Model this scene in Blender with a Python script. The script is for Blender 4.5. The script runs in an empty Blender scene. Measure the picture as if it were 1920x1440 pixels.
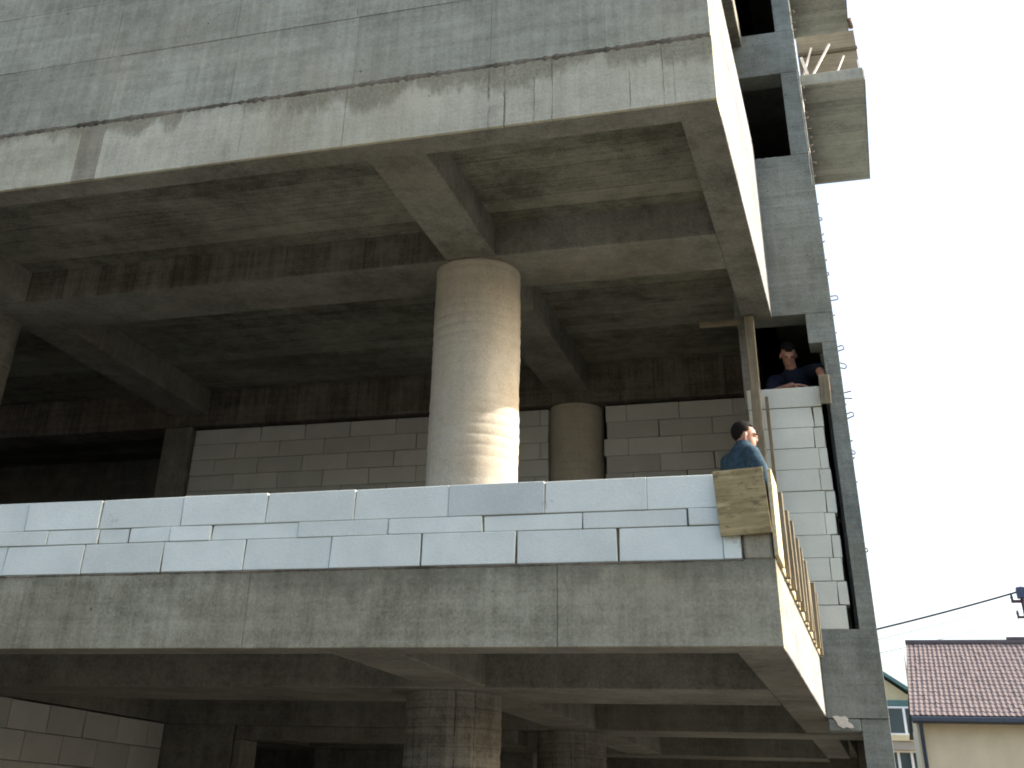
import bpy, bmesh, math, random
from mathutils import Vector, Matrix, noise

random.seed(7)
S = bpy.context.scene
COL = S.collection
R = math.radians

# ------------------------------------------------------------------ camera
# world: X along the facade to the right, Y into the picture, Z up, camera at the origin, street 1.6 m below
GROUND = -1.6
yaw, pitch, roll = -0.324580945, 0.566374787, 0.0414006407
F, PX, PY = 2163.87557, 891.204562, 179.053612
fwd = Vector((math.sin(yaw) * math.cos(pitch), math.cos(yaw) * math.cos(pitch), math.sin(pitch)))
right = Vector((math.cos(yaw), -math.sin(yaw), 0))
up = right.cross(fwd)
r_ = right * math.cos(roll) + up * math.sin(roll)
u_ = -right * math.sin(roll) + up * math.cos(roll)
cam = bpy.data.cameras.new('camera')
cam.sensor_width = 36
cam.lens = F / 1920 * 36
cam.shift_x = (960 - PX) / 1920
cam.shift_y = -(720 - PY) / 1920
cam.clip_start = 0.05
cam.clip_end = 2000
co = bpy.data.objects.new('camera', cam)
COL.objects.link(co)
co.matrix_world = Matrix((r_, u_, -fwd)).transposed().to_4x4()
S.camera = co

# ------------------------------------------------------------------ sky, sun, exposure
SUN_EL, SUN_AZ = R(30.3), R(72)          # azimuth from +Y towards +X
w = bpy.data.worlds.new('World')
S.world = w
w.use_nodes = True
nt = w.node_tree
sky = nt.nodes.new('ShaderNodeTexSky')
sky.sky_type = 'NISHITA'
sky.sun_disc = False
sky.sun_elevation = SUN_EL
sky.sun_rotation = SUN_AZ
sky.air_density = 1.0
sky.dust_density = 6.0
sky.ozone_density = 1.0
bg = nt.nodes['Background']
nt.links.new(sky.outputs[0], bg.inputs[0])
bg.inputs[1].default_value = 0.15
sun = bpy.data.lights.new('sun', 'SUN')
sun.energy = 2.8
sun.angle = R(0.55)
sun.color = (1.0, 0.965, 0.91)
so = bpy.data.objects.new('sun', sun)
COL.objects.link(so)
sd = Vector((math.cos(SUN_EL) * math.sin(SUN_AZ), math.cos(SUN_EL) * math.cos(SUN_AZ), math.sin(SUN_EL)))
so.rotation_euler = (-sd).to_track_quat('-Z', 'Y').to_euler()
so.location = (30, 12, 30)
S.view_settings.view_transform = 'Standard'
S.view_settings.look = 'None'
S.view_settings.gamma = 1
S.view_settings.use_curve_mapping = False
S.view_settings.exposure = 1.76
S.cycles.use_denoising = True
S.cycles.max_bounces = 10
S.cycles.diffuse_bounces = 6
S.cycles.filter_width = 1.9


# ------------------------------------------------------------------ node helpers
class NT:
    def __init__(s, name):
        s.m = bpy.data.materials.new(name)
        s.m.use_nodes = True
        s.t = s.m.node_tree
        s.b = s.t.nodes['Principled BSDF']
        s.pos = s.n('ShaderNodeTexCoord').outputs['Object']

    def n(s, kind, **kw):
        nd = s.t.nodes.new(kind)
        for k, v in kw.items():
            setattr(nd, k, v)
        return nd

    def set(s, sock, v):
        if hasattr(v, 'links') or hasattr(v, 'is_linked'):
            s.t.links.new(v, sock)
        else:
            sock.default_value = v

    def math(s, op, a, b=0.0, c=0.0, clamp=False):
        nd = s.n('ShaderNodeMath', operation=op)
        nd.use_clamp = clamp
        for i, v in enumerate((a, b, c)):
            s.set(nd.inputs[i], v)
        return nd.outputs[0]

    def scaled(s, sc, src=None):
        nd = s.n('ShaderNodeVectorMath', operation='MULTIPLY')
        s.set(nd.inputs[0], src or s.pos)
        nd.inputs[1].default_value = sc if hasattr(sc, '__len__') else (sc,) * 3
        return nd.outputs[0]

    def noise(s, sc, detail=4, rough=0.6, src=None):
        nd = s.n('ShaderNodeTexNoise')
        nd.inputs['Scale'].default_value = 1
        nd.inputs['Detail'].default_value = detail
        nd.inputs['Roughness'].default_value = rough
        s.t.links.new(s.scaled(sc, src), nd.inputs['Vector'])
        return nd.outputs['Fac']

    def ramp(s, x, lo, hi, a=0.0, b=1.0, smooth=True):
        nd = s.n('ShaderNodeMapRange')
        if smooth:
            nd.interpolation_type = 'SMOOTHSTEP'
        s.set(nd.inputs[0], x)
        for i, v in enumerate((lo, hi, a, b)):
            nd.inputs[1 + i].default_value = v
        return nd.outputs[0]

    def mix(s, f, a, b, mode='MIX'):
        nd = s.n('ShaderNodeMix', data_type='RGBA', blend_type=mode)
        s.set(nd.inputs[0], f)
        for i, v in ((6, a), (7, b)):
            s.set(nd.inputs[i], v if not isinstance(v, tuple) else (*v[:3], 1))
        return nd.outputs[2]

    def sep(s):
        nd = s.n('ShaderNodeSeparateXYZ')
        s.t.links.new(s.pos, nd.inputs[0])
        return nd.outputs

    def bump(s, h, dist, strength=1.0, prev=None):
        nd = s.n('ShaderNodeBump')
        nd.inputs['Strength'].default_value = strength
        nd.inputs['Distance'].default_value = dist
        s.set(nd.inputs['Height'], h)
        if prev:
            s.t.links.new(prev, nd.inputs['Normal'])
        return nd.outputs[0]

    def grey(s, f):
        nd = s.n('ShaderNodeCombineColor')
        for i in range(3):
            s.set(nd.inputs[i], f)
        return nd.outputs[0]

    def out(s, col, rough=0.9, nrm=None, spec=0.2):
        s.set(s.b.inputs['Base Color'], col if not isinstance(col, tuple) else (*col[:3], 1))
        s.set(s.b.inputs['Roughness'], rough)
        s.b.inputs['Specular IOR Level'].default_value = spec
        if nrm:
            s.t.links.new(nrm, s.b.inputs['Normal'])
        return s.m


def concrete(name, dark, light, boards=None, bw=0.2, streak=0.5, contrast=1.0, stain=None, board_amt=0.35, holes=True, tint=True, edge_amt=0.45, blotch=0.3, var=0.0, drips=(), drip_z=(0, 1), spots=0.0):
    """site-cast concrete; boards = axis index across which the formwork boards repeat"""
    k = NT(name)
    x, y, z = k.sep()
    big = k.noise(0.9, 6, 0.65)
    mid = k.noise(5.0, 6, 0.7)
    fine = k.noise(55.0, 3, 0.7)
    f = k.math('ADD', k.math('MULTIPLY', k.math('SUBTRACT', big, 0.5), 2.2 * contrast),
               k.math('MULTIPLY', k.math('SUBTRACT', mid, 0.5), 1.6 * contrast))
    f = k.math('ADD', f, k.math('MULTIPLY', k.math('SUBTRACT', fine, 0.5), 1.3))
    f = k.math('ADD', f, k.math('MULTIPLY', k.math('SUBTRACT', k.noise(19.0, 5, 0.75), 0.5), 0.75 * contrast))
    if streak:
        st = k.noise((15, 15, 0.5), 6, 0.7)
        f = k.math('ADD', f, k.math('MULTIPLY', k.math('SUBTRACT', st, 0.5), 2.4 * streak))
        st2 = k.noise((0.6, 0.6, 16), 5, 0.7)
        f = k.math('ADD', f, k.math('MULTIPLY', k.math('SUBTRACT', st2, 0.5), 1.8 * streak))
    edge = None
    if boards is not None:
        ax = (x, y, z)[boards]
        wob = k.math('MULTIPLY', k.math('SUBTRACT', k.noise(0.8, 2, 0.5), 0.5), 0.06)
        q = k.math('DIVIDE', k.math('ADD', ax, wob), bw)
        wn = k.n('ShaderNodeTexWhiteNoise', noise_dimensions='1D')
        k.t.links.new(k.math('FLOOR', q), wn.inputs['W'])
        f = k.math('ADD', f, k.math('MULTIPLY', k.math('SUBTRACT', wn.outputs[0], 0.5), board_amt))
        fr = k.math('FRACT', q)
        d = k.math('ABSOLUTE', k.math('SUBTRACT', fr, 0.5))
        edge = k.ramp(d, 0.46, 0.5)
        f = k.math('SUBTRACT', f, k.math('MULTIPLY', k.math('MULTIPLY', edge, k.noise(1.5, 3, 0.6)), edge_amt))
        sc = [1.2, 1.2, 1.2]
        sc[boards] = 38
        gr = k.noise(tuple(sc), 4, 0.6)
        f = k.math('ADD', f, k.math('MULTIPLY', k.math('SUBTRACT', gr, 0.5), 0.8))
    f = k.math('ADD', f, 0.5, clamp=True)
    col = k.mix(f, dark, light)
    if tint:
        tn = k.ramp(k.noise(0.55, 4, 0.6), 0.45, 0.72)
        col = k.mix(k.math('MULTIPLY', tn, 0.3), col, (dark[0] * 1.35, dark[1] * 1.15, dark[2] * 0.85))
    bl = k.ramp(k.noise((1.9, 1.9, 2.6), 8, 0.8), 0.58, 0.76)
    col = k.mix(k.math('MULTIPLY', bl, blotch), col, (dark[0] * 0.62, dark[1] * 0.6, dark[2] * 0.56))
    pale = k.ramp(k.noise((2.6, 2.6, 1.7), 7, 0.75), 0.6, 0.78)
    col = k.mix(k.math('MULTIPLY', pale, 0.3), col, tuple(min(1, v * 1.12) for v in light))
    if var:
        oi = k.n('ShaderNodeObjectInfo')
        col = k.mix(1.0, col, k.grey(k.math('ADD', 1.0 - var / 2, k.math('MULTIPLY', oi.outputs['Random'], var))), 'MULTIPLY')
    if spots:
        vs = k.n('ShaderNodeTexVoronoi')
        vs.inputs['Scale'].default_value = 1
        wv = k.n('ShaderNodeVectorMath', operation='ADD')
        k.t.links.new(k.scaled(2.1), wv.inputs[0])
        nz_ = k.n('ShaderNodeTexNoise')
        nz_.inputs['Scale'].default_value = 9
        k.t.links.new(k.pos, nz_.inputs['Vector'])
        k.t.links.new(nz_.outputs['Color'], wv.inputs[1])
        k.t.links.new(wv.outputs[0], vs.inputs['Vector'])
        sc3 = k.n('ShaderNodeSeparateColor')
        k.t.links.new(vs.outputs['Color'], sc3.inputs[0])
        sp = k.ramp(k.math('SUBTRACT', k.math('MULTIPLY', k.ramp(sc3.outputs[1], 0.55, 1.0, smooth=False), 0.16), vs.outputs['Distance']), -0.03, 0.06)
        col = k.mix(k.math('MULTIPLY', sp, spots), col, (dark[0] * 0.5, dark[1] * 0.48, dark[2] * 0.44))
        rn = k.ramp(k.noise((16, 16, 0.45), 6, 0.7), 0.55, 0.75)
        col = k.mix(k.math('MULTIPLY', rn, spots * 0.55), col, (dark[0] * 0.8, dark[1] * 0.78, dark[2] * 0.72))
    if drips:
        wob2 = k.math('MULTIPLY', k.math('SUBTRACT', k.noise((0.5, 0.5, 5.0), 4, 0.7), 0.5), 0.035)
        xx = k.math('ADD', x, wob2)
        zm = k.ramp(k.math('ADD', z, k.math('MULTIPLY', k.noise((9, 9, 0.2), 2, 0.5), 0.15)), drip_z[0], drip_z[0] + 0.08)
        tot = None
        for (xd, wd) in drips:
            g_ = k.ramp(k.math('ABSOLUTE', k.math('SUBTRACT', xx, xd)), wd * 0.5, wd * 1.8, 1.0, 0.0)
            tot = g_ if tot is None else k.math('MAXIMUM', tot, g_)
        tot = k.math('MULTIPLY', k.math('MULTIPLY', tot, zm), k.ramp(k.noise((5, 5, 3.5), 5, 0.75), 0.38, 0.62, 0.0, 0.85))
        col = k.mix(tot, col, (dark[0] * 0.32, dark[1] * 0.3, dark[2] * 0.28))
    if stain:
        z0, z1, sc_, amt = stain
        nz = k.math('ADD', k.ramp(k.noise((1.1, 1.1, 0.5), 5, 0.65), 0.3, 0.7, 0.15, 0.95), k.math('MULTIPLY', k.math('SUBTRACT', k.noise((12, 12, 4), 5, 0.75), 0.5), 0.8))
        zz = k.math('SUBTRACT', k.math('DIVIDE', k.math('SUBTRACT', z, z0), z1 - z0), k.math('MULTIPLY', nz, 1.15))
        m = k.ramp(zz, -0.2, 0.22)
        rough_ = k.ramp(k.noise(38.0, 5, 0.8), 0.3, 0.72, 0.45, 1.0)
        col = k.mix(k.math('MULTIPLY', k.math('MULTIPLY', m, rough_), amt), col, sc_)
    nrm = None
    hgt = k.math('ADD', k.math('MULTIPLY', fine, 0.35), k.math('MULTIPLY', mid, 0.8))
    if edge is not None:
        hgt = k.math('ADD', hgt, k.math('MULTIPLY', edge, edge_amt))
    nrm = k.bump(hgt, 0.008, 0.7)
    if holes:
        vo = k.n('ShaderNodeTexVoronoi')
        vo.inputs['Scale'].default_value = 1
        k.t.links.new(k.scaled(6.5), vo.inputs['Vector'])
        sepc = k.n('ShaderNodeSeparateColor')
        k.t.links.new(vo.outputs['Color'], sepc.inputs[0])
        rad = k.math('MULTIPLY', k.ramp(sepc.outputs[0], 0.62, 1.0, smooth=False), 0.11)
        hole = k.ramp(k.math('SUBTRACT', rad, vo.outputs['Distance']), 0.0, 0.03)
        col = k.mix(k.math('MULTIPLY', hole, 0.6), col, (dark[0] * 0.4, dark[1] * 0.4, dark[2] * 0.4))
        nrm = k.bump(k.math('MULTIPLY', hole, -1), 0.01, 0.8, nrm)
    return k.out(col, 0.92, nrm, 0.15)


M = {}
M['wall'] = concrete('concrete_grey', (0.209, 0.210, 0.165), (0.380, 0.378, 0.302), streak=0.6, contrast=0.8, var=0.16, spots=0.35)
M['band'] = concrete('concrete_pale_band', (0.286, 0.278, 0.214), (0.520, 0.502, 0.388), streak=0.4, contrast=0.7,
                     stain=(4.70, 5.03, (0.155, 0.138, 0.088), 0.85), drips=((-2.289, 0.007), (-2.163, 0.006), (-1.79, 0.004), (-1.93, 0.003), (-1.2, 0.003), (-4.4, 0.003), (-0.95, 0.003), (-0.87, 0.002)), drip_z=(4.5, 4.95))
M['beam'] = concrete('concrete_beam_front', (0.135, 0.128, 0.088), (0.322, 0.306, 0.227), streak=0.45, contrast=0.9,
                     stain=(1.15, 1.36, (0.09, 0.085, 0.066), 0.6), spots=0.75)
M['stub'] = concrete('concrete_corner_stub', (0.17, 0.155, 0.105), (0.34, 0.31, 0.225), streak=0.5, contrast=0.9)
M['dark_patch'] = concrete('concrete_damp_patch', (0.194, 0.181, 0.136), (0.322, 0.302, 0.231), streak=0.7)
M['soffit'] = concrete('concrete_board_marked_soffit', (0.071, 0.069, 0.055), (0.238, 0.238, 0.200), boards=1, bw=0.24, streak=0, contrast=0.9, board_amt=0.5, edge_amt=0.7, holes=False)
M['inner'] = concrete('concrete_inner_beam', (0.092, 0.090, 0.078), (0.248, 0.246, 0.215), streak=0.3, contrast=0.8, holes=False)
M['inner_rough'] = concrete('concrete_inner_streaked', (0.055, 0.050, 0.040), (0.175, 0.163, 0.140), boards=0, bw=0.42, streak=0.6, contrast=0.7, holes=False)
M['tower'] = concrete('concrete_tower', (0.110, 0.123, 0.111), (0.242, 0.272, 0.255), streak=0.35, contrast=0.9, boards=2, bw=0.31, board_amt=0.06, edge_amt=0.02)
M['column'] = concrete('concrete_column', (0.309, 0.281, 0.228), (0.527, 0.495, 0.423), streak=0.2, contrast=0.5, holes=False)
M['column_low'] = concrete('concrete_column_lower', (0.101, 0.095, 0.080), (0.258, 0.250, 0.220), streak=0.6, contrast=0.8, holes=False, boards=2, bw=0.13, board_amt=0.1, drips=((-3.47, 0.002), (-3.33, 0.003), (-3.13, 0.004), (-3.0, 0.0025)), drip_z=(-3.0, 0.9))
M['side'] = concrete('concrete_side', (0.130, 0.133, 0.130), (0.255, 0.260, 0.256), streak=0.8, contrast=1.1, spots=0.6)
M['balcony'] = concrete('concrete_balcony', (0.126, 0.130, 0.120), (0.315, 0.328, 0.305), boards=1, bw=0.16, streak=0, contrast=0.7, board_amt=0.4, holes=False)
M['balcony_edge'] = concrete('concrete_balcony_edge', (0.22, 0.23, 0.205), (0.38, 0.39, 0.355), streak=0.5, holes=False)
M['crust'] = concrete('rough_mortar', (0.055, 0.046, 0.033), (0.20, 0.175, 0.13), streak=0, contrast=1.6, holes=False)
M['mortar_light'] = concrete('pale_mortar_highlight', (0.42, 0.41, 0.36), (0.66, 0.65, 0.6), streak=0, holes=False)


def aac(name, base, var=0.1):
    k = NT(name)
    oi = k.n('ShaderNodeObjectInfo')
    tc = k.n('ShaderNodeNewGeometry')
    p = tc.outputs['Position']
    f = k.noise(3.0, 5, 0.6, p)
    g = k.noise(70.0, 3, 0.7, p)
    v = k.math('ADD', 1.0 - var, k.math('MULTIPLY', oi.outputs['Random'], var * 1.2))
    v = k.math('MULTIPLY', v, k.ramp(f, 0.3, 0.7, 0.93, 1.04))
    v = k.math('MULTIPLY', v, k.ramp(g, 0.2, 0.8, 0.95, 1.03))
    vs = k.n('ShaderNodeTexVoronoi')
    vs.inputs['Scale'].default_value = 1
    nz_ = k.n('ShaderNodeTexNoise')
    nz_.inputs['Scale'].default_value = 35
    k.t.links.new(p, nz_.inputs['Vector'])
    wv = k.n('ShaderNodeVectorMath', operation='ADD')
    k.t.links.new(k.scaled(5.2, p), wv.inputs[0])
    k.t.links.new(nz_.outputs['Color'], wv.inputs[1])
    k.t.links.new(wv.outputs[0], vs.inputs['Vector'])
    sc3 = k.n('ShaderNodeSeparateColor')
    k.t.links.new(vs.outputs['Color'], sc3.inputs[0])
    dent = k.ramp(k.math('SUBTRACT', k.math('MULTIPLY', k.ramp(sc3.outputs[0], 0.8, 1.0, smooth=False), 0.2), vs.outputs['Distance']), 0.0, 0.05)
    dirt = k.ramp(k.noise(1.1, 8, 0.78, p), 0.56, 0.78)
    col = k.mix(1.0, base, k.grey(v), 'MULTIPLY')
    col = k.mix(k.math('MULTIPLY', dirt, 0.22), col, (base[0] * 0.62, base[1] * 0.6, base[2] * 0.54))
    col = k.mix(k.math('MULTIPLY', dent, 0.4), col, (base[0] * 0.5, base[1] * 0.5, base[2] * 0.48))
    return k.out(col, 0.95, k.bump(g, 0.004, 0.6), 0.1)


M['aac'] = aac('aerated_block', (0.64, 0.675, 0.605))
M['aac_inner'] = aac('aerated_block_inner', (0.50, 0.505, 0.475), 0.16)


def plain(name, col, rough=0.8, spec=0.2, nz=0.25, sc=9.0, metal=0.0, bump=0.003):
    k = NT(name)
    f = k.noise(sc, 5, 0.6)
    c = k.mix(k.ramp(f, 0.25, 0.75), tuple(c * (1 - nz) for c in col), tuple(min(1, c * (1 + nz)) for c in col))
    k.b.inputs['Metallic'].default_value = metal
    return k.out(c, rough, k.bump(k.noise(sc * 5, 3, 0.6), bump, 0.7), spec)


def wood(name, dark, light, axis=2, knots=False):
    k = NT(name)
    oi = k.n('ShaderNodeObjectInfo')
    ad = k.n('ShaderNodeVectorMath', operation='ADD')
    k.t.links.new(k.pos, ad.inputs[0])
    cx = k.n('ShaderNodeCombineXYZ')
    for i in range(3):
        k.set(cx.inputs[i], k.math('MULTIPLY', oi.outputs['Random'], 40.0))
    k.t.links.new(cx.outputs[0], ad.inputs[1])
    p = ad.outputs[0]
    sc = [42, 42, 42]
    sc[axis] = 2.2
    g = k.noise(tuple(sc), 5, 0.65, p)
    b = k.noise(4.0, 4, 0.6, p)
    f = k.math('ADD', k.math('MULTIPLY', g, 0.7), k.math('MULTIPLY', b, 0.5))
    col = k.mix(k.ramp(f, 0.35, 0.85), dark, light)
    if knots:
        st = k.ramp(k.noise((14.0, 14.0, 30.0), 6, 0.78, p), 0.5, 0.66)
        col = k.mix(k.math('MULTIPLY', st, 0.7), col, (0.075, 0.058, 0.04))
        pl = k.ramp(k.noise((3, 3, 14), 4, 0.7, p), 0.55, 0.7)
        col = k.mix(k.math('MULTIPLY', pl, 0.75), col, (0.46, 0.39, 0.21))
    return k.out(col, 0.85, k.bump(g, 0.004, 0.8), 0.15)


M['timber'] = wood('raw_timber', (0.125, 0.102, 0.065), (0.25, 0.21, 0.14))
M['timber_y'] = wood('raw_timber_long', (0.30, 0.25, 0.14), (0.52, 0.45, 0.28), axis=1)
M['timber_grey'] = wood('weathered_timber', (0.12, 0.105, 0.075), (0.26, 0.232, 0.165))
M['timber_x'] = wood('weathered_timber_cross', (0.11, 0.092, 0.062), (0.22, 0.188, 0.13), axis=0)
M['ply'] = wood('formwork_plywood', (0.165, 0.125, 0.055), (0.36, 0.29, 0.15), axis=0, knots=True)
M['ply2'] = wood('formwork_sheet', (0.22, 0.185, 0.13), (0.36, 0.31, 0.225), axis=0)
M['steel'] = plain('rusty_steel', (0.17, 0.125, 0.095), 0.85, 0.3, 0.3, 30)
M['pale_timber'] = wood('pale_batten', (0.62, 0.56, 0.50), (0.80, 0.75, 0.70))
M['cable'] = plain('black_cable', (0.08, 0.07, 0.065), 0.6)
M['wire'] = plain('bright_wire', (0.30, 0.31, 0.33), 0.5, 0.4)
M['polem'] = plain('painted_pole', (0.10, 0.055, 0.06), 0.6)
M['ceramic'] = plain('insulator_glaze', (0.05, 0.06, 0.11), 0.35, 0.5)
M['render_cream'] = plain('cream_render', (0.70, 0.59, 0.39), 0.95, 0.1, 0.07, 1.5)
M['render_yellow'] = plain('pale_yellow_render', (0.62, 0.56, 0.36), 0.95, 0.1, 0.07, 1.5)
M['render_grey'] = plain('grey_render', (0.36, 0.34, 0.30), 0.95, 0.1, 0.07, 1.5)
M['tile'] = plain('clay_roof_tile', (0.172, 0.142, 0.134), 1.0, 0.02, 0.12, 3.0)
M['gutter'] = plain('slate_blue_gutter', (0.055, 0.068, 0.09), 0.5, 0.4, 0.15)
M['teal'] = plain('teal_trim', (0.10, 0.20, 0.20), 0.6, 0.3, 0.1)
M['white_frame'] = plain('white_frame', (0.72, 0.76, 0.78), 0.5, 0.4, 0.05)
k = NT('window_glass')
k.b.inputs['Metallic'].default_value = 0.0
M['glass'] = k.out((0.03, 0.055, 0.07), 0.08, None, 0.9)
M['skin'] = plain('skin', (0.38, 0.205, 0.145), 0.6, 0.3, 0.12, 25, bump=0.001)
M['hair'] = plain('black_hair', (0.010, 0.008, 0.0075), 0.8, 0.12, 0.4, 90, bump=0.006)
M['denim'] = plain('blue_denim', (0.034, 0.062, 0.085), 0.9, 0.1, 0.35, 22, bump=0.008)
M['navy'] = plain('navy_knit', (0.016, 0.021, 0.036), 0.95, 0.1, 0.3, 30, bump=0.008)
M['black_cloth'] = plain('black_cloth', (0.012, 0.012, 0.014), 0.95, 0.1, 0.3, 30)
M['trouser'] = plain('work_trousers', (0.045, 0.045, 0.05), 0.95, 0.1, 0.3, 25)
M['boot'] = plain('work_boot', (0.05, 0.035, 0.025), 0.7, 0.3, 0.3, 25)


def ground_mat(name, a, b):
    k = NT(name)
    c = k.mix(k.ramp(k.noise(0.25, 8, 0.7), 0.35, 0.7), a, b)
    c = k.mix(k.ramp(k.noise(30, 4, 0.7), 0.5, 0.8), c, tuple(v * 1.4 for v in b))
    return k.out(c, 0.95, k.bump(k.noise(25, 5, 0.7), 0.02, 0.7), 0.1)


M['ground'] = ground_mat('dusty_ground', (0.080, 0.077, 0.070), (0.125, 0.120, 0.107))


# ------------------------------------------------------------------ object helpers
def link(o, parent=None):
    COL.objects.link(o)
    if parent:
        o.parent = parent
    return o


def empty(name, label, cat, loc=(0, 0, 0), group=None):
    o = bpy.data.objects.new(name, None)
    o.empty_display_size = 0.2
    o.location = loc
    o['label'] = label
    o['category'] = cat
    if group:
        o['group'] = group
    return link(o)


def tag(o, label=None, cat=None, group=None, kind=None):
    if label:
        o['label'] = label
    if cat:
        o['category'] = cat
    if group:
        o['group'] = group
    if kind:
        o['kind'] = kind
    return o


def from_bm(name, bm, mat, parent=None, smooth=False):
    me = bpy.data.meshes.new(name)
    bmesh.ops.recalc_face_normals(bm, faces=bm.faces)
    bm.to_mesh(me)
    bm.free()
    for m in (mat if isinstance(mat, (list, tuple)) else [mat]):
        me.materials.append(m)
    if smooth:
        me.polygons.foreach_set('use_smooth', [True] * len(me.polygons))
    return link(bpy.data.objects.new(name, me), parent)


def add_box(bm, x0, x1, y0, y1, z0, z1, bev=0.0, mi=0):
    vs = [bm.verts.new((x, y, z)) for x in (x0, x1) for y in (y0, y1) for z in (z0, z1)]
    q = [(0, 1, 3, 2), (4, 6, 7, 5), (0, 4, 5, 1), (2, 3, 7, 6), (0, 2, 6, 4), (1, 5, 7, 3)]
    fs = [bm.faces.new([vs[i] for i in f]) for f in q]
    for f in fs:
        f.material_index = mi
    if bev:
        es = list({e for f in fs for e in f.edges})
        bmesh.ops.bevel(bm, geom=es, offset=bev, segments=1, affect='EDGES', profile=0.5)
    return fs


def soffit_box(name, x0, x1, y0, y1, z0, z1, mat, parent=None, bev=0.005):
    """a beam with inner concrete underneath; on edge beams its darker colour paints shade"""
    bm = bmesh.new()
    add_box(bm, x0, x1, y0, y1, z0, z1, bev)
    bm.normal_update()
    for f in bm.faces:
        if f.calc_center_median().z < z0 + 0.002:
            f.material_index = 1  # inner concrete below, soffit shade of edge beams put into the colour
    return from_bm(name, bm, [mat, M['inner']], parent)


def box(name, x0, x1, y0, y1, z0, z1, mat, parent=None, bev=0.008):
    bm = bmesh.new()
    add_box(bm, x0, x1, y0, y1, z0, z1, bev)
    return from_bm(name, bm, mat, parent)


def add_tube(bm, pts, rad, n=8, caps=True):
    rings = []
    pts = [Vector(p) for p in pts]
    for i, p in enumerate(pts):
        a = pts[max(0, i - 1)]
        b = pts[min(len(pts) - 1, i + 1)]
        t = (b - a).normalized()
        s = t.cross(Vector((0, 0, 1)))
        if s.length < 1e-3:
            s = t.cross(Vector((0, 1, 0)))
        s.normalize()
        v = s.cross(t)
        rr = rad[i] if hasattr(rad, '__len__') else rad
        rings.append([bm.verts.new(p + (s * math.cos(2 * math.pi * j / n) + v * math.sin(2 * math.pi * j / n)) * rr) for j in range(n)])
    for a, b in zip(rings, rings[1:]):
        for j in range(n):
            bm.faces.new((a[j], a[(j + 1) % n], b[(j + 1) % n], b[j]))
    if caps:
        bm.faces.new(rings[0])
        bm.faces.new(rings[-1][::-1])


def tube(name, pts, rad, mat, parent=None, n=8):
    bm = bmesh.new()
    add_tube(bm, pts, rad, n)
    return from_bm(name, bm, mat, parent, True)


def lathe(name, cx, cy, prof, mat, parent=None, n=64, jit=0.0):
    bm = bmesh.new()
    rings = []
    for (r, z) in prof:
        ring = []
        for j in range(n):
            a = 2 * math.pi * j / n
            rr = r + 0.0010 * math.sin(2 * math.pi * z / 0.09 * 0.5 + a) + jit * (noise.noise(Vector((math.cos(a) * 1.5, math.sin(a) * 1.5, z * 3))))
            ring.append(bm.verts.new((cx + rr * math.cos(a), cy + rr * math.sin(a), z)))
        rings.append(ring)
    for a, b in zip(rings, rings[1:]):
        for j in range(n):
            bm.faces.new((a[j], a[(j + 1) % n], b[(j + 1) % n], b[j]))
    bm.faces.new(rings[0][::-1])
    bm.faces.new(rings[-1])
    return from_bm(name, bm, mat, parent, True)


def beam_bar(bm, a, b, w, t, roll=0.0):
    """rectangular bar from a to b, width w, thickness t"""
    a, b = Vector(a), Vector(b)
    d = (b - a).normalized()
    s = d.cross(Vector((0, 1, 0)))
    if s.length < 0.05:
        s = d.cross(Vector((1, 0, 0)))
    s.normalize()
    v = d.cross(s)
    s2 = s * math.cos(roll) + v * math.sin(roll)
    v2 = -s * math.sin(roll) + v * math.cos(roll)
    vs = [bm.verts.new(p + s2 * (i * w / 2) + v2 * (j * t / 2)) for p in (a, b) for i in (-1, 1) for j in (-1, 1)]
    for f in [(0, 1, 3, 2), (4, 6, 7, 5), (0, 4, 5, 1), (2, 3, 7, 6), (0, 2, 6, 4), (1, 5, 7, 3)]:
        bm.faces.new([vs[i] for i in f])


def bar(name, a, b, w, t, mat, parent=None, roll=0.0):
    bm = bmesh.new()
    beam_bar(bm, a, b, w, t, roll)
    return from_bm(name, bm, mat, parent)


def crust(name, p0, p1, h, d, mat, parent, seed=0, step=0.03, outn=(0, -1, 0), hang=0.5):
    """ragged mortar lip along a line"""
    bm = bmesh.new()
    p0, p1 = Vector(p0), Vector(p1)
    L = (p1 - p0).length
    n = max(3, int(L / step))
    o = Vector(outn)
    rows = []
    for i in range(n + 1):
        p = p0.lerp(p1, i / n)
        s = i * step
        a = noise.noise(Vector((s * 5, seed, 0))) * 0.5 + 0.5
        b = noise.noise(Vector((s * 23, seed + 9, 0))) * 0.5 + 0.5
        c = noise.noise(Vector((s * 1.3, seed + 5, 0))) * 0.5 + 0.5
        amp = max(0.06, 1.5 * (0.4 * a + 0.35 * b + 0.45 * c) - 0.38)
        hh = h * amp
        dd = d * (0.15 + 0.85 * b * (0.4 + 0.6 * a))
        base = p - o * 0.02
        rows.append([bm.verts.new(q) for q in (
            base + Vector((0, 0, hh * 0.6)),
            p + o * dd * 0.5 + Vector((0, 0, hh * 0.42)),
            p + o * dd + Vector((0, 0, hh * 0.05 * (1 - b))),
            p + o * dd * 0.55 - Vector((0, 0, hh * hang * (0.4 + 0.6 * b))),
            base - Vector((0, 0, hh * hang * 1.2)))])
    for a, b in zip(rows, rows[1:]):
        for j in range(4):
            bm.faces.new((a[j], a[j + 1], b[j + 1], b[j]))
        bm.faces.new((a[4], a[0], b[0], b[4]))
    bm.faces.new(rows[0])
    bm.faces.new(rows[-1][::-1])
    return from_bm(name, bm, mat, parent)


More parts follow.
